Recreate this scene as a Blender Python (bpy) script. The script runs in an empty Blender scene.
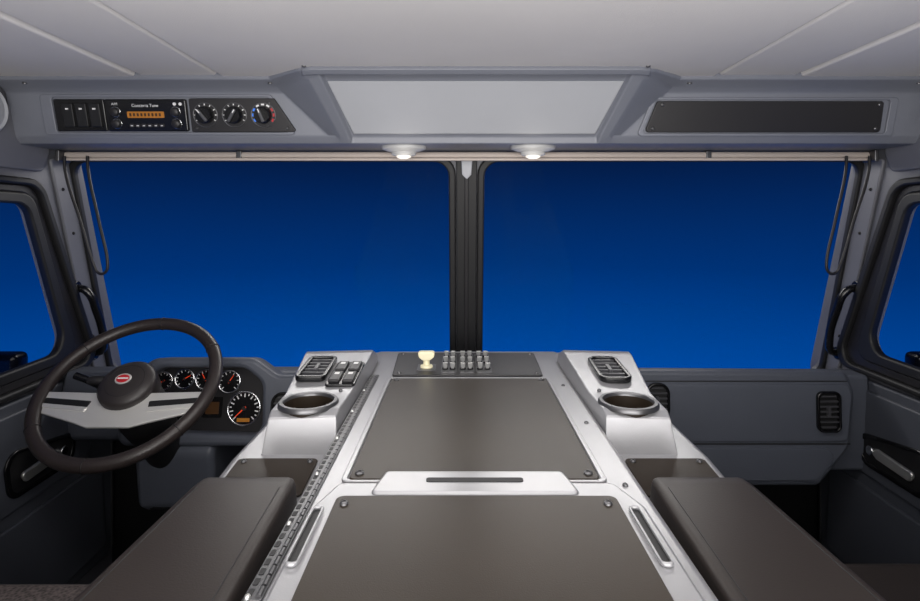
import bpy, bmesh, math, random
from mathutils import Matrix, Vector
random.seed(3)
scene=bpy.context.scene
COL=scene.collection
try:
    scene.view_settings.view_transform='Standard'
except Exception: pass

# ---------------------------------------------------------------- materials
def lin(c):
    return tuple(((v/255)/12.92 if v/255<=0.04045 else ((v/255+0.055)/1.055)**2.4) for v in c)+(1,)
def mat(name,rgb,rough=0.5,metal=0.0,bump=0.0,bscale=300,var=0.0,vscale=6,coat=0,emit=None,es=0,spec=0.5):
    m=bpy.data.materials.new(name); m.use_nodes=True
    nt=m.node_tree; b=nt.nodes['Principled BSDF']
    c=lin(rgb)
    b.inputs['Base Color'].default_value=c
    b.inputs['Roughness'].default_value=rough
    b.inputs['Metallic'].default_value=metal
    b.inputs['Specular IOR Level'].default_value=spec
    b.inputs['Coat Weight'].default_value=coat
    tc=nt.nodes.new('ShaderNodeTexCoord')
    if var>0:
        n=nt.nodes.new('ShaderNodeTexNoise'); n.inputs['Scale'].default_value=vscale; n.inputs['Detail'].default_value=4
        r=nt.nodes.new('ShaderNodeValToRGB')
        r.color_ramp.elements[0].position=0.3; r.color_ramp.elements[1].position=0.7
        r.color_ramp.elements[0].color=tuple(v*(1-var) for v in c[:3])+(1,)
        r.color_ramp.elements[1].color=tuple(min(1,v*(1+var)) for v in c[:3])+(1,)
        nt.links.new(tc.outputs['Object'],n.inputs['Vector'])
        nt.links.new(n.outputs['Fac'],r.inputs['Fac']); nt.links.new(r.outputs['Color'],b.inputs['Base Color'])
    if bump>0:
        n=nt.nodes.new('ShaderNodeTexNoise'); n.inputs['Scale'].default_value=bscale; n.inputs['Detail'].default_value=3
        bp=nt.nodes.new('ShaderNodeBump'); bp.inputs['Strength'].default_value=bump; bp.inputs['Distance'].default_value=0.002
        nt.links.new(tc.outputs['Object'],n.inputs['Vector'])
        nt.links.new(n.outputs['Fac'],bp.inputs['Height']); nt.links.new(bp.outputs['Normal'],b.inputs['Normal'])
    if emit:
        b.inputs['Emission Color'].default_value=lin(emit); b.inputs['Emission Strength'].default_value=es
    return m
GREY=mat('trim_plastic',(110,113,122),0.42,bump=0.15,var=0.03)
GREYD=mat('dash_plastic',(80,84,94),0.45,bump=0.2,var=0.04)
DOORM=mat('door_plastic',(66,69,77),0.45,bump=0.2,var=0.04)
PILLAR=mat('pillar_plastic',(104,105,111),0.5,bump=0.12,var=0.03)
LIGHTP=mat('overhead_insert',(162,164,169),0.4,bump=0.1,var=0.02)
COVER=mat('cover_plastic',(156,156,159),0.30,metal=0.4,bump=0.06,bscale=500,var=0.03)
CEIL=mat('headliner_fabric',(214,211,209),0.95,bump=0.35,bscale=500,var=0.03,vscale=3,spec=0.1)
BROWN=mat('rubber_mat_insert',(45,38,31),0.38,metal=0.0,bump=0.08,bscale=600,var=0.10,vscale=5,spec=.22)
VINYL=mat('armrest_vinyl',(42,37,35),0.38,bump=0.08,bscale=400,var=0.05,spec=.22)
BLACK=mat('black_rubber',(18,18,20),0.55)
BLKG=mat('black_gloss',(14,14,16),0.25)
DARKP=mat('dark_panel',(36,35,37),0.42,bump=0.1,spec=.35)
FIN=mat('louver_plastic',(66,66,70),0.4)
CHROME=mat('chrome',(225,227,230),0.15,1.0)
STEEL=mat('brushed_steel',(215,215,213),0.38,0.85)
SILV=mat('silver_paint',(218,217,214),0.28,0.5)
DKMET=mat('dark_metal',(100,100,102),0.35,0.8)
LEATH=mat('wheel_leather',(44,38,37),0.36,bump=0.3,bscale=260,var=0.08)
HUBM=mat('hub_plastic',(46,42,42),0.40,bump=0.2)
FLOORM=mat('rubber_floor',(24,25,28),0.7,bump=0.3,bscale=120,var=0.1)
BEIGE=mat('shade_fabric',(180,169,161),0.6)
WHITE=mat('white_plastic',(160,160,160),0.4)
LENS=mat('lit_lens',(240,236,228),0.3,emit=(255,246,225),es=.25)
CREAM=mat('knob_cream',(222,215,182),0.4)
RED=mat('red_badge',(180,30,40),0.35)
REDN=mat('needle_red',(230,70,30),0.4,emit=(230,60,20),es=0.4)
BLUEM=mat('blue_mark',(60,120,220),0.4,emit=(60,120,220),es=0.3)
AMBER=mat('amber_display',(150,95,35),0.3,emit=(225,150,50),es=0.12)
AMBD=mat('amber_segment',(60,35,10),0.4)
MARK=mat('white_marking',(220,220,220),0.5)
def fabric():
    m=bpy.data.materials.new('seat_tweed'); m.use_nodes=True; nt=m.node_tree; b=nt.nodes['Principled BSDF']
    tc=nt.nodes.new('ShaderNodeTexCoord'); v=nt.nodes.new('ShaderNodeTexVoronoi'); v.inputs['Scale'].default_value=160
    r=nt.nodes.new('ShaderNodeValToRGB'); r.color_ramp.elements[0].color=lin((30,27,27)); r.color_ramp.elements[1].color=lin((100,90,88)); r.color_ramp.elements[1].position=0.9
    bp=nt.nodes.new('ShaderNodeBump'); bp.inputs['Strength'].default_value=0.5; bp.inputs['Distance'].default_value=0.003
    nt.links.new(tc.outputs['Object'],v.inputs['Vector']); nt.links.new(v.outputs['Distance'],r.inputs['Fac'])
    nt.links.new(r.outputs['Color'],b.inputs['Base Color']); nt.links.new(v.outputs['Distance'],bp.inputs['Height']); nt.links.new(bp.outputs['Normal'],b.inputs['Normal'])
    b.inputs['Roughness'].default_value=0.9
    return m
TWEED=fabric()
def glassm():
    m=bpy.data.materials.new('window_glass'); m.use_nodes=True; nt=m.node_tree; nt.nodes.clear()
    o=nt.nodes.new('ShaderNodeOutputMaterial'); t=nt.nodes.new('ShaderNodeBsdfTransparent'); g=nt.nodes.new('ShaderNodeBsdfGlossy')
    g.inputs['Roughness'].default_value=0.02; x=nt.nodes.new('ShaderNodeMixShader'); x.inputs[0].default_value=0.0015
    nt.links.new(t.outputs[0],x.inputs[1]); nt.links.new(g.outputs[0],x.inputs[2]); nt.links.new(x.outputs[0],o.inputs[0])
    return m
GLASS=glassm()

# ---------------------------------------------------------------- helpers
def grp(name):
    e=bpy.data.objects.new(name,None); e.empty_display_size=0.1; COL.objects.link(e); return e
def finish(name,me,m,parent=None,bevel=0,seg=3,ang=40,mods=None):
    ob=bpy.data.objects.new(name,me); COL.objects.link(ob)
    me.materials.clear(); me.materials.append(m)
    if bevel>0:
        b=ob.modifiers.new('b','BEVEL'); b.width=bevel; b.segments=seg; b.limit_method='ANGLE'; b.angle_limit=math.radians(25)
    if mods: mods(ob)
    if ob.modifiers:
        bpy.context.view_layer.update()
        dg=bpy.context.evaluated_depsgraph_get()
        nm=bpy.data.meshes.new_from_object(ob.evaluated_get(dg))
        ob.modifiers.clear(); ob.data=nm; me=nm
        if not me.materials: me.materials.append(m)
    me.polygons.foreach_set('use_smooth',[True]*len(me.polygons))
    me.set_sharp_from_angle(angle=math.radians(ang))
    if bevel>0:
        w=ob.modifiers.new('wn','WEIGHTED_NORMAL'); w.keep_sharp=True
    me.name=name
    if parent: ob.parent=parent
    return ob
def mk(name,verts,faces,m,parent=None,bevel=0,seg=3,ang=40,mods=None):
    me=bpy.data.meshes.new(name); me.from_pydata([tuple(v) for v in verts],[],faces)
    bm=bmesh.new(); bm.from_mesh(me); bmesh.ops.recalc_face_normals(bm,faces=bm.faces); bm.to_mesh(me); bm.free()
    return finish(name,me,m,parent,bevel,seg,ang,mods)
def box(name,x0,x1,y0,y1,z0,z1,m,parent=None,bevel=0,seg=3,mods=None):
    v=[(x,y,z) for x in(x0,x1) for y in(y0,y1) for z in(z0,z1)]
    f=[(0,1,3,2),(4,6,7,5),(0,4,5,1),(2,3,7,6),(0,2,6,4),(1,5,7,3)]
    return mk(name,v,f,m,parent,bevel,seg,mods=mods)
def grid(name,rows,m,parent=None,bevel=0,seg=3,closed=False,ang=40,mods=None):
    n=len(rows[0]); v=[p for r in rows for p in r]; f=[]
    for i in range(len(rows)-1):
        for j in range(n if closed else n-1):
            k=(j+1)%n
            f.append((i*n+j,i*n+k,(i+1)*n+k,(i+1)*n+j))
    if closed:
        f.append(tuple(range(n))); f.append(tuple((len(rows)-1)*n+j for j in range(n)))
    return mk(name,v,f,m,parent,bevel,seg,ang,mods)
def fr(o,ex,ey,ez=None):
    ex=Vector(ex).normalized(); ey=Vector(ey); ey=(ey-ex*ey.dot(ex)).normalized()
    ez=ex.cross(ey) if ez is None else Vector(ez)
    M=Matrix.Identity(4)
    for i in range(3):
        M[i][0]=ex[i];M[i][1]=ey[i];M[i][2]=ez[i];M[i][3]=o[i]
    return M
def rp(pts,r,n=6):
    out=[]; N=len(pts)
    rr=r if isinstance(r,(list,tuple)) else [r]*N
    for i in range(N):
        p=Vector(pts[i]); a=Vector(pts[i-1])-p; b=Vector(pts[(i+1)%N])-p
        la,lb=a.length,b.length; a.normalize(); b.normalize()
        th=math.acos(max(-1,min(1,a.dot(b))))
        if rr[i]<=0 or th>3.1: out.append(tuple(p)); continue
        t=min(rr[i]/math.tan(th/2),la*0.49,lb*0.49); rad=t*math.tan(th/2)
        c=p+(a+b).normalized()*(rad/math.sin(th/2))
        p0=p+a*t-c; p1=p+b*t-c
        ang=math.atan2(p0.x*p1.y-p0.y*p1.x,p0.dot(p1))
        for k in range(n+1):
            q=ang*k/n; out.append((c.x+p0.x*math.cos(q)-p0.y*math.sin(q),c.y+p0.x*math.sin(q)+p0.y*math.cos(q)))
    return out
def rect(x0,x1,y0,y1,r=0.0): return rp([(x0,y0),(x1,y0),(x1,y1),(x0,y1)],r)
def circ(cx,cy,r,n=32): return [(cx+r*math.cos(2*math.pi*i/n),cy+r*math.sin(2*math.pi*i/n)) for i in range(n)]
def plate(name,loops,th,m,F,parent=None,bev=0.0,off=0.0):
    """off = height of the back face above the frame plane"""
    cu=bpy.data.curves.new(name,'CURVE'); cu.dimensions='2D'; cu.fill_mode='BOTH'
    cu.extrude=max(th/2-bev,0.00005); cu.bevel_depth=bev; cu.bevel_resolution=2; cu.offset=-bev
    for L in loops:
        s=cu.splines.new('POLY'); s.points.add(len(L)-1)
        for i,p in enumerate(L): s.points[i].co=(p[0],p[1],0,1)
        s.use_cyclic_u=True
    ob=bpy.data.objects.new('tmp',cu); COL.objects.link(ob); bpy.context.view_layer.update()
    dg=bpy.context.evaluated_depsgraph_get(); me=bpy.data.meshes.new_from_object(ob.evaluated_get(dg))
    bpy.data.objects.remove(ob)
    M=F@Matrix.Translation((0,0,off+th/2)); me.transform(M)
    if M.determinant()<0: me.flip_normals()
    return finish(name,me,m,parent)
def tube(name,pts,r,m,parent=None,cyc=False,smooth=True):
    cu=bpy.data.curves.new(name,'CURVE'); cu.dimensions='3D'; cu.bevel_depth=r; cu.bevel_resolution=4; cu.use_fill_caps=True
    if smooth and len(pts)>2:
        s=cu.splines.new('BEZIER'); s.bezier_points.add(len(pts)-1)
        for i,p in enumerate(pts):
            s.bezier_points[i].co=p; s.bezier_points[i].handle_left_type='AUTO'; s.bezier_points[i].handle_right_type='AUTO'
        s.resolution_u=8
    else:
        s=cu.splines.new('POLY'); s.points.add(len(pts)-1)
        for i,p in enumerate(pts): s.points[i].co=tuple(p)+(1,)
    s.use_cyclic_u=cyc
    ob=bpy.data.objects.new('tmp',cu); COL.objects.link(ob); bpy.context.view_layer.update()
    dg=bpy.context.evaluated_depsgraph_get(); me=bpy.data.meshes.new_from_object(ob.evaluated_get(dg))
    bpy.data.objects.remove(ob)
    return finish(name,me,m,parent)
def lathe(name,prof,F,m,parent=None,n=40,sx=1,sy=1,ang=40):
    """prof: list of (radius,height) along frame z"""
    v=[];f=[]
    for r,h in prof:
        for i in range(n):
            a=2*math.pi*i/n; v.append(F@Vector((r*sx*math.cos(a),r*sy*math.sin(a),h)))
    for k in range(len(prof)-1):
        for i in range(n):
            j=(i+1)%n; f.append((k*n+i,k*n+j,(k+1)*n+j,(k+1)*n+i))
    if prof[0][0]>1e-5: f.append(tuple(range(n)))
    if prof[-1][0]>1e-5: f.append(tuple((len(prof)-1)*n+i for i in range(n)))
    return mk(name,v,f,m,parent,ang=ang)
def ring(name,prof,F,m,parent=None,n=48):
    """closed profile revolved: open-centre ring"""
    v=[];f=[];K=len(prof)
    for r,h in prof:
        for i in range(n):
            a=2*math.pi*i/n; v.append(F@Vector((r*math.cos(a),r*math.sin(a),h)))
    for k in range(K):
        q=(k+1)%K
        for i in range(n):
            j=(i+1)%n; f.append((k*n+i,k*n+j,q*n+j,q*n+i))
    return mk(name,v,f,m,parent)
def torus(name,F,R,r,m,parent=None,n=72,k=14):
    v=[];f=[]
    for i in range(n):
        a=2*math.pi*i/n
        for j in range(k):
            b=2*math.pi*j/k
            v.append(F@Vector(((R+r*math.cos(b))*math.cos(a),(R+r*math.cos(b))*math.sin(a),r*math.sin(b))))
    for i in range(n):
        for j in range(k):
            f.append((i*k+j,((i+1)%n)*k+j,((i+1)%n)*k+(j+1)%k,i*k+(j+1)%k))
    return mk(name,v,f,m,parent,ang=80)
def at(F,x,y,z=0): return F@Matrix.Translation((x,y,z))
def bolt(F,parent,r=0.006,m=None,name='bolt'):
    return lathe(name,[(r,-0.001),(r,0.0015),(r*0.8,0.003),(r*0.4,0.0038),(r*0.38,0.0025),(0.00001,0.0025)],F,m or DKMET,parent,n=16)
def text(name,body,size,F,m,parent=None,al='CENTER'):
    cu=bpy.data.curves.new(name,'FONT'); cu.body=body; cu.size=size; cu.align_x=al; cu.align_y='CENTER'; cu.extrude=0.0002
    ob=bpy.data.objects.new('tmp',cu); COL.objects.link(ob); bpy.context.view_layer.update()
    dg=bpy.context.evaluated_depsgraph_get(); me=bpy.data.meshes.new_from_object(ob.evaluated_get(dg)); bpy.data.objects.remove(ob)
    me.transform(F); o=bpy.data.objects.new(name,me); me.materials.clear(); me.materials.append(m); COL.objects.link(o); o.parent=parent
    return o

X=(1,0,0);Y=(0,1,0);Z=(0,0,1)
def top(z): return fr((0,0,z),X,Y)
# ---------------------------------------------------------------- shell
box('floor',-1.3,1.3,-1.4,2.0,-0.05,0.0,FLOORM)
wf=grp('wall_front')
box('firewall',-1.24,1.24,1.9,1.95,0.0,0.64,BLACK,wf)
WS=fr((0,1.68,1.39),X,(0,-.19,.69))
XO=1.19
opL=rect(-XO,-.043,-.745,-.004,.055); opR=rect(.043,XO,-.745,-.004,.055)
plate('windshield_surround',[rect(-1.24,1.24,-.80,.06),opL,opR],.03,PILLAR,WS,wf,off=-.03)
def inset(cx0,cx1,cy0,cy1,r,w): return rect(cx0+w,cx1-w,cy0+w,cy1-w,max(r-w,.01))
for k,(a,b) in enumerate(((-XO,-.043),(.043,XO))):
    w=grp('window_%d'%(k+1))
    plate('rubber_seal',[rect(a-.010,b+.010,-.755,.006,.06),inset(a,b,-.745,-.004,.055,.011)],.020,BLACK,WS,w,bev=.005,off=-.008)
    plate('glass_pane',[rect(a-.004,b+.004,-.749,0,.05)],.004,GLASS,WS,w,off=-.02)
tm=grp('trim_1')
plate('divider_cover',[rect(-.031,.031,-.745,-.004,.004)],.010,BLACK,WS,tm,bev=.003,off=.006)
plate('divider_ridge',[rect(-.006,.006,-.73,-.06,.002)],.006,DARKP,WS,tm,bev=.002,off=.016)
plate('divider_cap',[rp([(-.017,0),(.017,0),(.014,-.05),(0,-.065),(-.014,-.05)],.004)],.012,LIGHTP,WS,tm,bev=.003,off=.016)

box('wall_rear',-1.3,1.3,-1.4,-1.35,0,1.62,LIGHTP)
ce=grp('ceiling')
box('roof_shell',-1.3,1.3,-1.4,1.75,1.585,1.63,CEIL,ce)
for a,b,z in((-.62,.62,1.56),(-.825,-.628,1.563),(.628,.825,1.563),(-1.235,-.833,1.56),(.833,1.235,1.56)):
    box('headliner_panel',a,b,-1.35,1.66,z,1.59,CEIL,ce,bevel=.009)

def wallF(s): return fr((s*1.2,0,0),Y,Z,(-s,0,0))
hole=rp([(.55,1.262),(1.505,1.25),(1.665,.805),(.55,.775)],[.05,.05,.05,.05])
for s,nm in((-1,'wall_left'),(1,'wall_right')):
    F=wallF(s); w=grp(nm)
    plate('side_shell',[[(-1.4,0),(1.95,0),(1.95,.70),(1.72,1.45),(1.72,1.6),(-1.4,1.6)],hole],.010,PILLAR,F,w,off=-.010)
    plate('a_pillar_trim',[rp([(1.60,1.375),(1.675,1.39),(1.865,.70),(1.80,.70)],.01)],.010,PILLAR,F,w,bev=.004)
    for yy,zz in((1.655,1.29),(1.70,1.16),(1.79,.83)): bolt(at(F,yy-.005,zz,.010),w,.005,DARKP)
    plate('upper_side_trim',[rp([(-.9,1.335),(1.57,1.335),(1.60,1.40),(1.46,1.50),(-.9,1.50)],.02)],.012,PILLAR,F,w,bev=.004)
    d=grp('door_%d'%(1 if s<0 else 2))
    outer=rp([(.45,1.325),(1.548,1.312),(1.80,.745),(.45,.715)],[.06,.07,.05,.05])
    o2=rp([(.47,1.305),(1.532,1.293),(1.765,.762),(.47,.735)],[.05,.06,.04,.05])
    o3=rp([(.50,1.285),(1.520,1.273),(1.705,.785),(.50,.755)],[.05,.055,.04,.05])
    plate('weatherstrip',[outer,o2],.03,BLACK,F,d,bev=.006)
    plate('window_frame',[o2,o3],.016,DARKP,F,d,bev=.004)
    plate('inner_gasket',[o3,rp([(.56,1.255),(1.500,1.243),(1.655,.815),(.56,.785)],[.05,.05,.05,.05])],.024,BLACK,F,d,bev=.006)
    plate('door_trim_panel',[rp([(.45,.725),(1.80,.728),(1.862,.62),(1.862,.10),(.45,.10)],.03)],.022,DOORM,F,d,bev=.006)
    plate('door_pad',[rp([(.5,.70),(1.76,.70),(1.80,.62),(1.72,.455),(.5,.42)],.03)],.012,DOORM,F,d,bev=.005,off=.020)
    plate('door_lower_pocket',[rp([(.5,.39),(1.80,.42),(1.82,.14),(.5,.14)],.03)],.012,DOORM,F,d,bev=.005,off=.020)
    plate('edge_strip',[rect(1.856,1.866,.12,.60,.003)],.026,DKMET,F,d,bev=.002)
    h=grp('door_handle')
    bz=rp([(1.40,.612),(1.675,.572),(1.655,.485),(1.42,.480)],[.04,.05,.04,.04])
    bi=rp([(1.42,.600),(1.660,.561),(1.643,.496),(1.432,.493)],[.03,.04,.03,.03])
    plate('bezel',[bz,bi],.010,BLKG,F,h,bev=.003,off=.028)
    plate('bowl',[bi],.002,BLACK,F,h,off=.0315)
    P=lambda y,z,o: F@Vector((y,z,o))
    plate('lever',[rp([(1.45,.540),(1.585,.552),(1.605,.536),(1.585,.522),(1.47,.512)],.012)],.010,STEEL,F,h,bev=.004,off=.034)
    plate('lever_pivot',[circ(1.612,.536,.014,20)],.012,CHROME,F,h,bev=.003,off=.032)
    plate('glass_pane',[rp([(.552,1.26),(1.503,1.248),(1.66,.808),(.552,.778)],.05)],.004,GLASS,F,grp('window_%d'%(3 if s<0 else 4)),off=-.008)
    g=grp('grab_handle')
    tube('grip',[P(1.70,.995,.010),P(1.70,.985,.045),P(1.725,.92,.060),P(1.765,.82,.056),P(1.78,.785,.04),P(1.785,.775,.010)],.0115,BLKG,g)
    plate('mount_upper',[circ(1.70,.995,.020,20)],.01,BLKG,F,g,bev=.003,off=.010)
    plate('mount_lower',[circ(1.787,.775,.020,20)],.01,BLKG,F,g,bev=.003,off=.010)
for s in(-1,1):
    F=wallF(s); sp=grp('speaker')
    lathe('grille',[(.062,.010),(.062,.02),(.056,.026),(.05,.022),(.03,.025),(.00001,.026)],at(F,1.375,1.474),LIGHTP,sp)
for s in(-1,1):
    sm=grp('side_mirror')
    a,b=sorted((s*1.375,s*1.53))
    box('housing',a,b,1.70,1.77,.52,.79,BLKG,sm,bevel=.02)
    tube('arm',[(s*1.21,1.74,.60),(s*1.40,1.74,.60)],.014,BLACK,sm)

# ---------------------------------------------------------------- overhead console
oc=grp('overhead_console')
side=[(1.40,1.575),(1.402,1.552),(1.430,1.540),(1.445,1.528),(1.472,1.42),(1.487,1.402),(1.67,1.402),(1.67,1.575)]
cen=[(1.33,1.575),(1.331,1.555),(1.340,1.548),(1.352,1.538),(1.470,1.42),(1.485,1.402),(1.67,1.402),(1.67,1.575)]
t=[0,.0,.08,.15,1,1.1,1.1,1.1]
CX=.018
def st(xt,xb,prof,push=0):
    r=[]
    for i,(y,z) in enumerate(prof):
        x=xt+(xb-xt)*min(t[i],1.0)
        if i==7: x=xt
        dy=-push if 1<=i<=4 else 0
        r.append((x+(CX if abs(xt)<1.1 else 0),y+dy,z))
    return r
rows=[]
L=[(1.195,1.195,side,0),(.56,.42,side,0),(.515,.385,side,.0),(.43,.365,cen,-.004),(.410,.352,cen,.008),(.378,.330,cen,.008),(.368,.322,cen,-.014)]
for a,b,p,q in L: rows.append(st(-a,-b,p,q))
for a,b,p,q in reversed(L): rows.append(st(a,b,p,q))
grid('console_body',rows,GREY,oc,bevel=.005,closed=True)
v=[(-.362+CX,1.362,1.538),(.362+CX,1.362,1.538),(.318+CX,1.4725,1.426),(-.318+CX,1.4725,1.426)]
v2=[(a,b+.016,c+.004) for a,b,c in v]
mk('light_insert',v+v2,[(0,1,2,3),(4,7,6,5),(0,4,5,1),(1,5,6,2),(2,6,7,3),(3,7,4,0)],LIGHTP,oc,bevel=.003)
grid('rim_lip',[[(CX+x,y,1.576),(CX+x,y-.012,1.574),(CX+x,y-.016,1.552),(CX+x,y-.004,1.543),(CX+x,y+.012,1.548)] for x,y in((-.425,1.372),(-.412,1.335),(-.385,1.325),(.385,1.325),(.412,1.335),(.425,1.372))],GREY,oc,bevel=.004,closed=True)
HF=fr((0,1.4585,1.474),X,(0,-.027,.108))
for x in(-1.12,-.50,.56,1.14):
    bolt(fr((x,1.416,1.546),X,(0,.3,.12)),oc,.006,DKMET)
for x in(-.385,.42): bolt(fr((x,1.308,1.562),X,Z),oc,.006,DKMET)
HL=at(HF,.016,0,0); HR=at(HF,-.008,0,0)
plate('bay_lip_l',[rp([(-1.12,-.052),(-.46,-.052),(-.525,.052),(-1.12,.052)],.01),rp([(-1.09,-.045),(-.475,-.045),(-.53,.045),(-1.09,.045)],.008)],.006,GREY,HL,oc,bev=.002)
plate('bay_lip_r',[rp([(1.12,-.055),(.45,-.055),(.485,.045),(1.12,.045)],.01),rp([(1.10,-.048),(.465,-.048),(.495,.038),(1.10,.038)],.008)],.006,GREY,HR,oc,bev=.002)
cp=grp('storage_cover_panel')
plate('panel',[rp([(1.085,-.045),(.47,-.045),(.497,.035),(1.082,.035)],.008)],.008,DARKP,HR,cp,bev=.002)
for x,y in((.49,-.035),(.51,.026),(1.07,-.035),(1.07,.026)): bolt(at(HR,x,y,.008),cp,.005)
sb=grp('switch_bank')
plate('panel',[rect(-1.085,-.955,-.042,.04,.004)],.008,BLKG,HL,sb,bev=.002)
for i in range(3):
    x=-1.048+i*.035
    plate('rocker',[rect(x-.014,x+.014,-.03,.03,.003)],.008,BLACK,HL,sb,bev=.002,off=.006)
    plate('rocker_mark',[rect(x-.004,x+.004,.014,.018,.001)],.001,MARK,HL,sb,off=.014)
ra=grp('car_radio')
plate('face',[rect(-.952,-.742,-.042,.04,.005)],.012,BLKG,HL,ra,bev=.003)
plate('display',[rect(-.895,-.80,-.007,.009,.002)],.002,AMBER,HL,ra,off=.0115)
for i in range(9):
    plate('segment',[rect(-.889+i*.0095,-.884+i*.0095,-.003,.005)],.0006,AMBD,HL,ra,off=.0135)
for i in range(6):
    plate('preset_button',[rect(-.892+i*.0155,-.880+i*.0155,-.031,-.022,.002)],.003,DARKP,HL,ra,off=.0115)
    plate('button_mark',[rect(-.889+i*.0155,-.883+i*.0155,-.028,-.026)],.0004,MARK,HL,ra,off=.0145)
for x in(-.925,-.770):
    for y in(-.022,.008):
        lathe('radio_knob',[(.011,0),(.0105,.010),(.008,.012),(.00001,.012)],at(HL,x,y,.011),DARKP,ra,n=24)
        torus('knob_ring',at(HL,x,y,.0125),.0125,.0008,CHROME,ra,n=24,k=6)
text('label','Concerra Tune',.011,at(HL,-.847,.024,.0125),MARK,ra)
text('label_am','A/M',.009,at(HL,-.925,.028,.0125),MARK,ra)
for x in(-.755,-.77): plate('corner_button',[circ(x,.028,.004,14)],.003,MARK,HL,ra,off=.0115)
cc=grp('climate_control_panel')
plate('panel',[rp([(-.735,-.044),(-.462,-.044),(-.515,.042),(-.735,.042)],.005)],.009,DARKP,HL,cc,bev=.002)
for i,x in enumerate((-.695,-.620,-.545)):
    torus('dial_ring',at(HL,x,0,.009),.031,.0016,DKMET,cc,n=40,k=6)
    lathe('knob',[(.022,0),(.021,.014),(.018,.018),(.00001,.018)],at(HL,x,0,.008),BLKG,cc,n=32)
    a=(2.2,1.0,1.9)[i]
    K=at(HL,x,0,.026)@Matrix.Rotation(a,4,'Z')
    plate('grip_bar',[rect(-.018,.018,-.004,.004,.003)],.007,FIN,K,cc,bev=.002)
    plate('pointer',[rect(.008,.018,-.0012,.0012)],.0006,MARK,K,cc,off=.007)
    for k in range(9):
        q=math.radians(-30+k*30)
        K2=at(HL,x,0,.009)@Matrix.Rotation(q,4,'Z')
        mm=MARK
        if i==2: mm=RED if k<3 else (BLUEM if k>5 else MARK)
        plate('tick',[rect(.0245,.029,-.0012 if i<2 else -.004,.0012 if i<2 else .004)],.0006,mm,K2,cc)
for x in(-.72,-.485): bolt(at(HL,x,-.034,.009),cc,.004)
bolt(at(HL,-.527,.030,.009),cc,.004)

# roller shade
rs=grp('roller_shade')
tube('roller_tube',[(-1.165,1.630,1.388),(1.165,1.630,1.388)],.0105,BEIGE,rs,smooth=False)
box('shade_rail',-1.165,1.165,1.612,1.625,1.371,1.379,BEIGE,rs,bevel=.003)
for x in(-1.172,1.172): box('bracket',x-.006,x+.006,1.60,1.65,1.368,1.401,DKMET,rs,bevel=.003)
for x in(-.66,.70): box('clip',x-.008,x+.008,1.618,1.642,1.374,1.401,DKMET,rs,bevel=.003)
for s in(-1,1):
    w=grp('shade_pull_loop')
    dx=-.004
    tube('wire',[(s*(a+dx),y,z) for a,y,z in((1.158,1.605,1.383),(1.152,1.60,1.34),(1.103,1.59,1.20),(1.056,1.58,1.07),(1.047,1.58,1.053),(1.034,1.58,1.048),(1.022,1.58,1.056),(1.018,1.58,1.072),(1.050,1.59,1.20),(1.086,1.60,1.34),(1.092,1.605,1.383))],.0040,DARKP,w)
for x in(-.174,.180):
    d=grp('dome_light')
    F=fr((x,1.535,1.402),X,(0,-1,0))
    lathe('base',[(.062,0),(.060,.008),(.045,.014),(.034,.016),(.034,.022),(.028,.026),(.00001,.026)],F,WHITE,d,sy=.62)
    lathe('lens',[(.021,.024),(.020,.030),(.012,.034),(.00001,.035)],F,LENS,d,sy=.7,n=28)

# ---------------------------------------------------------------- engine cover
ec=grp('engine_cover')
rows=[]
def est(y,zt,zc,zo,xe=.43,zl=0.0):
    h=[(.44,zl),(xe,zo),(xe-.012,zc),(.252,zc),(.240,zt-.012 if zt-zc>.02 else zt),(.230,zt)]
    L=[(-a,y,z) for a,z in h]; R=[(a,y,z) for a,z in reversed(h)]
    return L+R
for a in((-.45,.83,.762,.75),(.85,.83,.765,.753),(1.0,.83,.78,.768),(1.36,.83,.78,.768),(1.46,.83,.826,.815),(1.575,.83,.828,.82,.41),(1.60,.822,.815,.80,.395),(1.62,.78,.76,.74,.39)):
    rows.append(est(*a))
rows.append([(p[0],1.70,min(p[2],.55)) for p in rows[-1]])
grid('cover_body',rows,COVER,ec,bevel=.007,closed=True)
T=top(.83)
plate('front_insert',[rect(-.178,.178,.792,1.297,.008)],.004,BROWN,T,ec,bev=.0015)
plate('insert_border',[rect(-.188,.188,.784,1.305,.012),rect(-.180,.180,.790,1.299,.009)],.004,COVER,T,ec,bev=.0015)
for x in(-.165,.165):
    for y in(.808,1.28): bolt(at(T,x,y,.004),ec,.0065)
plate('access_lid',[rp([(-.205,-.40),(.212,-.40),(.212,.70),(.190,.765),(-.185,.765),(-.205,.70)],.015)],.012,COVER,T,ec,bev=.004)
T2=top(.842)
plate('lid_insert',[rect(-.178,.180,-.35,.722,.01)],.003,BROWN,T2,ec,bev=.001)
plate('latch_bar',[rp([(-.138,.728),(.138,.728),(.125,.792),(-.125,.792)],.008)],.010,COVER,at(T,0,0,.006),ec,bev=.004)
plate('latch_slot',[rect(-.066,.066,.756,.768,.004)],.002,BLACK,at(T,0,0,.0150),ec)
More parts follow.
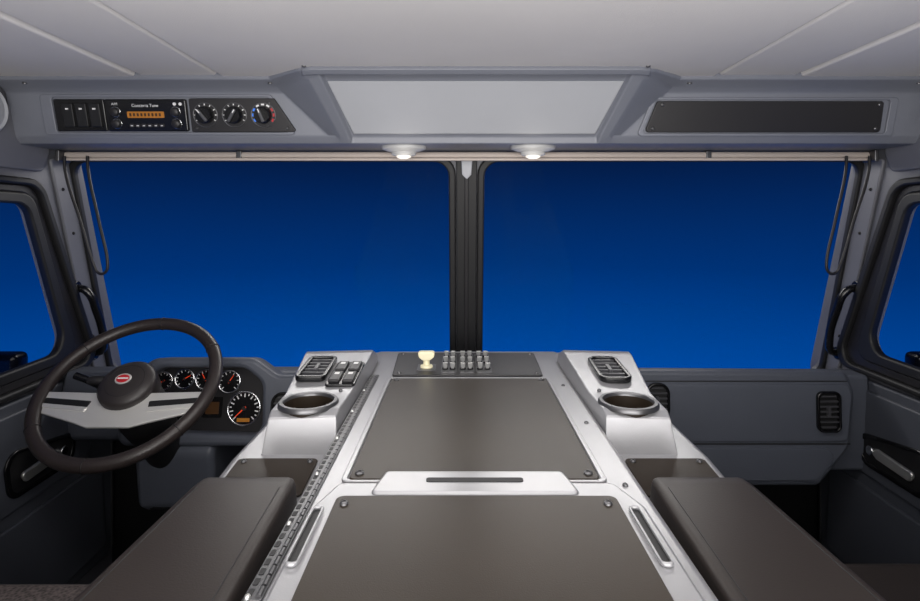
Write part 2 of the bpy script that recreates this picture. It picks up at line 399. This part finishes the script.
for s in(-1,1):
    c=.1945*s
    plate('lid_grip_rim',[rect(c-.0070,c+.0070,.575,.695,.0065),rect(c-.005,c+.005,.580,.690,.0045)],.005,COVER,T2,ec,bev=.002)
    plate('lid_grip_slot',[rect(c-.005,c+.005,.580,.690,.0045)],.001,BLACK,T2,ec,off=.0005)
    for y in(.70,.40): bolt(at(T2,s*.165,y,.003),ec,.0055)
    bolt(at(T,s*.150,.778,.0),ec,.006)
    if s>0:
        for y in(.78,1.02,1.25):bolt(at(T,.210,y,0),ec,.004)
    a,b=sorted((s*.268,s*.408))
    TF=fr((0,.89,.7695),X,(0,1,.088))
    plate('side_tray',[rect(a,b,-.02,.095,.01)],.004,BROWN,TF,ec,bev=.0015)
    bolt(at(TF,s*.280,.082,.004),ec,.005); bolt(at(TF,s*.395,.082,.004),ec,.005)
ph=grp('piano_hinge')
plate('leaf',[rect(-.231,-.212,.540,1.33,.003)],.003,DKMET,T,ph,bev=.001)
for i in range(47):
    y=.546+i*.0165
    plate('hinge_slot',[rect(-.2290,-.2235,y,y+.011,.0015)],.002,BLACK,T,ph,off=.0015)
    tube('knuckle',[(-.2165,y-.001,.8325),(-.2165,y+.0125,.8325)],.0030,DKMET,ph,smooth=False)
for i in range(6): bolt(at(T,-.2262,.5435+i*.132,.003),ph,.003,STEEL)
sp=grp('switch_panel')
plate('panel',[rp([(-.180,1.320),(.176,1.320),(.183,1.540),(-.190,1.540)],.008)],.005,DARKP,T,sp,bev=.002)
TP=top(.835)
for x,y in((-.165,1.335),(.162,1.335),(.17,1.525),(-.175,1.525)): bolt(at(TP,x,y),sp,.005)
for i,x in enumerate((-.047,-.004,.038)):
    plate('legend_plate',[rect(x-.019,x+.019,1.335,1.52,.003)],.0015,DKMET,TP,sp)
    for dx in(-.009,.009):
      for y in(1.365,1.425,1.485):
        plate('switch_collar',[circ(x+dx,y,.0075,16)],.004,BLKG,TP,sp,bev=.001,off=.001)
        grid('toggle_paddle',[[(x+dx-q,y+b-.004,z),(x+dx+q,y+b-.004,z),(x+dx+q,y+b+.004,z),(x+dx-q,y+b+.004,z)] for z,b,q in((.838,0,.003),(.847,-.003,.0055),(.854,-.006,.006))],STEEL,sp,bevel=.0012,seg=2,closed=True)
kb=grp('parking_brake_knob')
lathe('shaft',[(.016,.0),(.015,.006),(.008,.008),(.008,.024),(.00001,.024)],fr((-.103,1.385,.835),X,Y),CREAM,kb,n=24)
grid('handle',[[(-.103+dx,1.385+dy,z) for dx,dy in((-w,-.009),(w,-.009),(w,.009),(-w,.009))] for z,w in((.854,.009),(.862,.019),(.872,.021),(.876,.017))],CREAM,kb,bevel=.004,closed=True)
plate('base',[rect(-.125,-.08,1.355,1.415,.004)],.0015,DKMET,TP,kb)

ZS=.853; ZE=.874; YS=1.135; YE=1.375
def pod(s,cx,ax=0.0):
    pg=grp('cup_holder')
    rows=[]
    for y,z,xi,xo in((1.000,.768,.240,.372+ax),(1.010,.846,.244,.360+ax),(1.03,.855,.242,.362+ax),(YS,ZS,.240,.368+ax),(YE,ZE,.236,.402),(1.40,.875,.236,.404),(1.455,.856,.236,.40),(1.50,.826,.24,.395)):
        zb=.764
        if y==1.0: rows.append([(s*xi,y,zb),(s*xi,y,zb+.004),(s*xo,y,zb+.004),(s*xo,y,zb)])
        else: rows.append([(s*(xi-.004),y,zb),(s*xi,y,z),(s*xo,y,z-.004),(s*(xo+.012),y,zb)])
    yc=1.058
    cut=lathe('cutter',[(.0475,-.075),(.0475,.05)],fr((s*cx,yc,.853),X,Y),BLACK,None)
    def md(ob):
        b=ob.modifiers.new('bo','BOOLEAN'); b.operation='DIFFERENCE'; b.object=cut; b.solver='EXACT'
    grid('pod_body',rows,COVER,pg,bevel=.015,seg=5,closed=True,mods=md)
    bpy.data.objects.remove(cut)
    F=fr((s*cx,yc,.853),X,Y)
    ring('cup_liner',[(.0473,-.073),(.0473,.001),(.0450,.001),(.0425,-.070),(.00001,-.070),(.00001,-.073)],F,BROWN,pg)
    ring('rim_ring',[(.0450,-.004),(.0450,.004),(.0475,.007),(.0535,.007),(.056,.003),(.056,-.002)],F,DKMET,pg)
    bolt(fr((s*.262,1.135,.854),X,Y),pg,.004)
    return pg
pod(-1,.306,.006); pod(1,.298)
def vent(F,w,h,r,nm='air_vent',fins=5,bz=.007):
    g=grp(nm)
    plate('bezel',[rect(-w,w,-h,h,r),rect(-w+bz,w-bz,-h+bz,h-bz,max(r-bz,.002))],.012,BLKG,F,g,bev=.0025)
    plate('back',[rect(-w+.005,w-.005,-h+.005,h-.005,max(r-.005,.002))],.001,BLACK,F,g)
    for i in range(fins):
        y=-h+.007+(i+.5)*(2*h-.014)/fins
        k=w-.007 if abs(y)<h-r*0.8 else w-.007-r*.35
        plate('fin',[rect(-k,k,y-.0018,y+.0018)],.007,FIN,F,g,off=.001)
    plate('slider',[rect(-.004,.004,-h*.25,h*.25,.002)],.011,FIN,F,g,bev=.001)
    return g
slope=(0,YE-YS,ZE-ZS)
def zs(y): return ZS+(ZE-ZS)*(y-YS)/(YE-YS)
vent(fr((-.340,1.255,zs(1.255)-.001),X,slope),.033,.068,.014,fins=6,bz=.009)
vent(fr((.312,1.250,zs(1.250)-.001),X,slope),.035,.072,.022,fins=6,bz=.009)
sc=grp('rocker_switch_cluster')
SF=fr((-.270,1.228,zs(1.228)-.001),X,slope)
plate('bezel',[rect(-.031,.031,-.070,.070,.008)],.006,BLKG,SF,sc,bev=.002)
for i in(-1,1):
    for j in(-1,1):
        plate('rocker',[rect(i*.0145-.0118,i*.0145+.0118,j*.032-.027,j*.032+.027,.004)],.008,DARKP,SF,sc,bev=.003,off=.004)
        plate('rocker_mark',[rect(i*.0145-.005,i*.0145+.005,j*.032+.006,j*.032+.016,.001)],.0006,MARK,SF,sc,off=.012)

for s in(-1,1):
    a=grp('armrest')
    rows=[]
    for y,xi,xo,z in((-.05,.252,.420,.816),(.55,.254,.416,.817),(.81,.264,.408,.818),(.845,.267,.406,.815)):
        rows.append([(s*(xi-.004),y,.767),(s*xi,y,z),(s*xo,y,z),(s*(xo+.010),y,.767)])
    grid('padded_top',rows,VINYL,a,bevel=.011,seg=5,closed=True)
    # stitched edge seams
    tube('seam_inner',[(s*.268,-.04,.8160),(s*.269,.55,.8169),(s*.278,.80,.8178)],.0009,BLACK,a,smooth=False)
    tube('seam_outer',[(s*.405,-.04,.8160),(s*.402,.55,.8169),(s*.396,.80,.8178)],.0009,BLACK,a,smooth=False)

# ---------------------------------------------------------------- dashboard
da=grp('dashboard')
def loftx(name,prof,x0,x1,m,par,bevel):
    return grid(name,[[(x,y,z) for y,z in prof] for x in(x0,x1)],m,par,bevel=bevel,closed=True)
loftx('driver_dash_body',[(1.87,.685),(1.70,.755),(1.635,.755),(1.62,.70),(1.645,.555),(1.70,.53),(1.87,.53)],-1.178,-.442,GREYD,da,.014)
CF=fr((-.735,1.585,.695),X,(0,.20,.98))
hood_o=rp([(-.235,-.125),(-.225,.045),(-.16,.112),(.13,.112),(.20,.065),(.285,.065),(.291,.04),(.291,-.125)],[.03,.08,.06,.06,.04,.02,.02,.03])
hood_i=rp([(-.19,-.085),(-.185,.03),(-.135,.085),(.105,.085),(.158,.045),(.165,-.095)],[.03,.06,.05,.05,.04,.03])
plate('instrument_hood',[hood_o,hood_i],.075,GREYD,CF,da,bev=.012,off=-.055)
loftx('column_housing',[(1.54,.575),(1.54,.54),(1.555,.40),(1.60,.37),(1.80,.37),(1.80,.60)],-.92,-.70,GREYD,da,.02)
PF=fr((0,1.60,0),X,(0,.03,1))
po=rp([(.444,.437),(1.01,.437),(1.10,.545),(1.118,.70),(1.095,.762),(.444,.766)],[.01,.03,.05,.05,.02,.01])
plate('passenger_dash_face',[po],.05,GREYD,PF,da,bev=.012,off=-.04)
loftx('passenger_dash_body',[(1.87,.685),(1.70,.745),(1.635,.745),(1.65,.46),(1.87,.44)],.444,1.178,GREYD,da,.012)
plate('upper_seam',[rect(.45,1.095,.7345,.7375)],.001,BLACK,PF,da,off=.0098)
plate('glovebox_door',[rp([(.45,.455),(1.0,.455),(1.08,.548),(.45,.548)],[.01,.02,.03,.01])],.008,GREYD,PF,da,bev=.003,off=.009)
plate('middle_seam',[rect(.45,1.10,.5555,.5595)],.001,BLACK,PF,da,off=.0098)
plate('upper_pad',[rp([(.45,.565),(1.09,.565),(1.105,.70),(1.09,.728),(.45,.728)],[.01,.02,.04,.02,.01])],.006,GREYD,PF,da,bev=.003,off=.009)
vent(at(PF,1.033,.652,.015),.034,.058,.018,fins=7)
vent(at(PF,.545,.682,.015),.034,.052,.03,fins=6)
vent(at(CF,.222,-.035,.02),.032,.055,.03,fins=6)
for x,y in((.205,-.108),(.262,-.106)):
    lathe('dash_knob',[(.012,0),(.011,.012),(.00001,.013)],at(CF,x,y,.018),BLKG,da,n=20)
    torus('knob_ring',at(CF,x,y,.021),.014,.0015,CHROME,da,n=24,k=6)
ic=grp('instrument_cluster')
plate('face',[hood_i],.006,DARKP,CF,ic,off=-.03)
G=at(CF,0,0,-.024)
def gauge(x,y,r,a,face=BLKG):
    torus('gauge_bezel',at(G,x,y,.003),r,.0032,CHROME,ic,n=36,k=8)
    plate('gauge_face',[circ(x,y,r-.001,32)],.002,face,G,ic)
    n=11 if r<.04 else 17
    for k in range(n):
        q=math.radians(-45+270*k/(n-1)); K=at(G,x,y,.002)@Matrix.Rotation(q,4,'Z')
        L=r*.68 if k%2==0 else r*.78
        plate('gauge_tick',[rect(L,r*.9,-r*.035,r*.035)],.0005,MARK,K,ic)
    K=at(G,x,y,.0035)@Matrix.Rotation(a,4,'Z')
    plate('needle',[[(-r*.15,-r*.05),(r*.72,-r*.015),(r*.72,r*.015),(-r*.15,r*.05)]],.001,REDN,K,ic)
    lathe('needle_hub',[(r*.14,0),(r*.12,.004),(.00001,.004)],at(G,x,y,.002),BLACK,ic,n=16)
gauge(-.140,.046,.025,3.6); gauge(-.080,.052,.027,.5); gauge(-.020,.05,.027,2.1); gauge(.050,.044,.031,1.0)
gauge(.098,-.030,.046,3.9); gauge(-.095,-.035,.046,3.9)
plate('odometer',[rect(.080,.116,-.066,-.056,.001)],.001,AMBER,G,ic,off=.003)
plate('message_display',[rect(-.02,.035,-.055,.002,.004)],.002,BLKG,G,ic)
plate('telltale_red',[rect(-.012,.002,.014,.018)],.001,REDN,G,ic,off=.001)
plate('message_lcd',[rect(-.012,.026,-.045,-.012,.002)],.001,mat('lcd_brown',(66,46,26),.3,emit=(150,90,40),es=.03),G,ic,off=.002)

# ---------------------------------------------------------------- steering wheel
sw=grp('steering_wheel')
al=math.radians(52)
WF=fr((-.848,1.40,.783),X,(0,math.sin(al),math.cos(al)))
R0=.2065
torus('rim',WF,R0,.0165,LEATH,sw,n=96,k=18)
for a in(35,145,215,325,90,270):
    K=WF@Matrix.Rotation(math.radians(a),4,'Z')
    pts=[K@Vector((R0+.0170*math.cos(b),0,.0170*math.sin(b))) for b in [2*math.pi*i/18 for i in range(18)]]
    tube('rim_seam',pts,.0010,BLACK,sw,cyc=True,smooth=False)
def sym(s,pts,r): return rp([(s*a,b) for a,b in pts],r)
plate('spoke_plate',[rp([(-.200,-.014),(-.06,-.018),(.06,-.018),(.200,-.014),(.196,-.068),(.085,-.100),(.05,-.112),(-.05,-.112),(-.085,-.100),(-.196,-.068)],.01)],.007,SILV,WF,sw,bev=.002,off=-.006)
for s in(-1,1):
    plate('spoke_slot',[sym(s,[(.188,-.032),(.07,-.042),(.074,-.060),(.186,-.048)],.003)],.0016,BLACK,WF,sw,off=.0)
    plate('spoke_bar',[sym(s,[(.192,-.048),(.07,-.060),(.075,-.072),(.190,-.058)],.003)],.004,SILV,WF,sw,bev=.001,off=.0)
lathe('hub',[(.066,-.03),(.068,.0),(.067,.014),(.060,.022),(.046,.026),(.030,.027),(.00001,.027)],WF,HUBM,sw)
torus('hub_groove',at(WF,0,0,.0255),.045,.0012,BLACK,sw,n=48,k=6)
lathe('badge',[(.020,0),(.019,.002),(.00001,.0025)],at(WF,-.006,.004,.0265),SILV,sw,sy=.8,n=28)
lathe('badge_centre',[(.0155,0),(.015,.001),(.00001,.001)],at(WF,-.006,.004,.0285),RED,sw,sy=.75,n=28)
plate('badge_bar',[rect(-.019,.007,.002,.006)],.0005,MARK,at(WF,0,0,.0295),sw)
lathe('column_shroud',[(.05,-.03),(.062,-.06),(.066,-.12),(.058,-.2),(.05,-.34)],WF,BLACK,sw)
P=lambda x,y,z: WF@Vector((x,y,z))
tube('indicator_stalk',[P(-.04,.01,-.07),P(-.12,.035,-.03),P(-.165,.045,-.015)],.009,BLKG,sw)
lathe('stalk_tip',[(.009,0),(.012,.01),(.012,.04),(.008,.045),(.00001,.045)],fr(P(-.13,.037,-.026),(0,1,.3),(0,-.3,1)),DARKP,sw,n=20)
box('lower_column',-.895,-.805,1.56,1.64,.38,.60,BLACK,sw,bevel=.02)

# ---------------------------------------------------------------- seats
for s,nm,m,yf in((-1,'driver_seat',TWEED,1.10),(1,'passenger_seat',VINYL,1.165)):
    g=grp(nm)
    a,b=sorted((s*.60,s*1.13))
    box('cushion',a,b,.45,yf,.37,.505,m,g,bevel=.045,seg=5)
    box('backrest',a,b,.32,.47,.40,1.10,m,g,bevel=.05,seg=5)
    a,b=sorted((s*.64,s*1.09))
    box('pedestal',a,b,.48,1.02,0,.38,DARKP,g,bevel=.01)
for x,w in((-.74,.03),(-.90,.045)):
    g=grp('foot_pedal')
    FP=fr((x,1.78,.12),X,(0,.5,.86))
    plate('pad',[rect(-w,w,0,.16,.01)],.015,BLACK,FP,g,bev=.004)
    tube('arm',[(x,1.79,.13),(x,1.87,.10),(x,1.905,.10)],.012,DKMET,g)

# ---------------------------------------------------------------- lights
def area(name,loc,tgt,sx,sy,p,col=(1,1,1)):
    l=bpy.data.lights.new(name,'AREA'); l.shape='RECTANGLE'; l.size=sx; l.size_y=sy; l.energy=p; l.color=col
    o=bpy.data.objects.new(name,l); COL.objects.link(o); o.location=loc
    o.rotation_euler=(Vector(tgt)-Vector(loc)).to_track_quat('-Z','Y').to_euler(); return o
area('studio_softbox',(0,-.75,1.40),(0,1.4,1.2),1.8,.35,14,(1,.975,.95))
area('bounce_light',(0,-.2,.95),(0,.5,1.58),1.6,.5,27,(1,.97,.945))
area('overhead_fill',(0,.80,1.548),(0,1.0,.6),1.3,.16,6,(1,.97,.94))  # unseen fill light added under the roof to brighten the cover top
area('exterior_strobe',(0,2.40,1.60),(0,.9,.83),2.0,.14,12,(1,.97,.93))
for x in(-.174,.180):
    l=bpy.data.lights.new('dome_glow','POINT'); l.energy=.18; l.shadow_soft_size=.03; l.color=(1,.94,.85)
    o=bpy.data.objects.new('dome_glow',l); COL.objects.link(o); o.location=(x,1.50,1.32)

# ---------------------------------------------------------------- world
w=bpy.data.worlds.new('blue_backdrop'); scene.world=w; w.use_nodes=True; nt=w.node_tree  # graphic blue gradient as backdrop outside the windows, not a natural sky
bg=nt.nodes['Background']; tc=nt.nodes.new('ShaderNodeTexCoord'); sx=nt.nodes.new('ShaderNodeSeparateXYZ')
mr=nt.nodes.new('ShaderNodeMapRange'); mr.inputs['From Min'].default_value=-.27; mr.inputs['From Max'].default_value=.11
cr=nt.nodes.new('ShaderNodeValToRGB'); e=cr.color_ramp.elements
e[0].color=lin((0,76,166)); e[1].color=lin((4,26,66)); k=cr.color_ramp.elements.new(.5); k.color=lin((0,50,118))
nt.links.new(tc.outputs['Generated'],sx.inputs[0]); nt.links.new(sx.outputs['Z'],mr.inputs['Value'])
nt.links.new(mr.outputs[0],cr.inputs[0]); nt.links.new(cr.outputs[0],bg.inputs['Color']); bg.inputs['Strength'].default_value=1

# ---------------------------------------------------------------- camera
cam=bpy.data.cameras.new('camera'); co=bpy.data.objects.new('camera',cam); COL.objects.link(co)
co.location=(-.02,0,1.2); co.rotation_euler=(math.radians(90),0,0)
cam.sensor_width=36; cam.lens=560/920*36; cam.shift_y=-80.5/920; cam.clip_start=.01
scene.camera=co
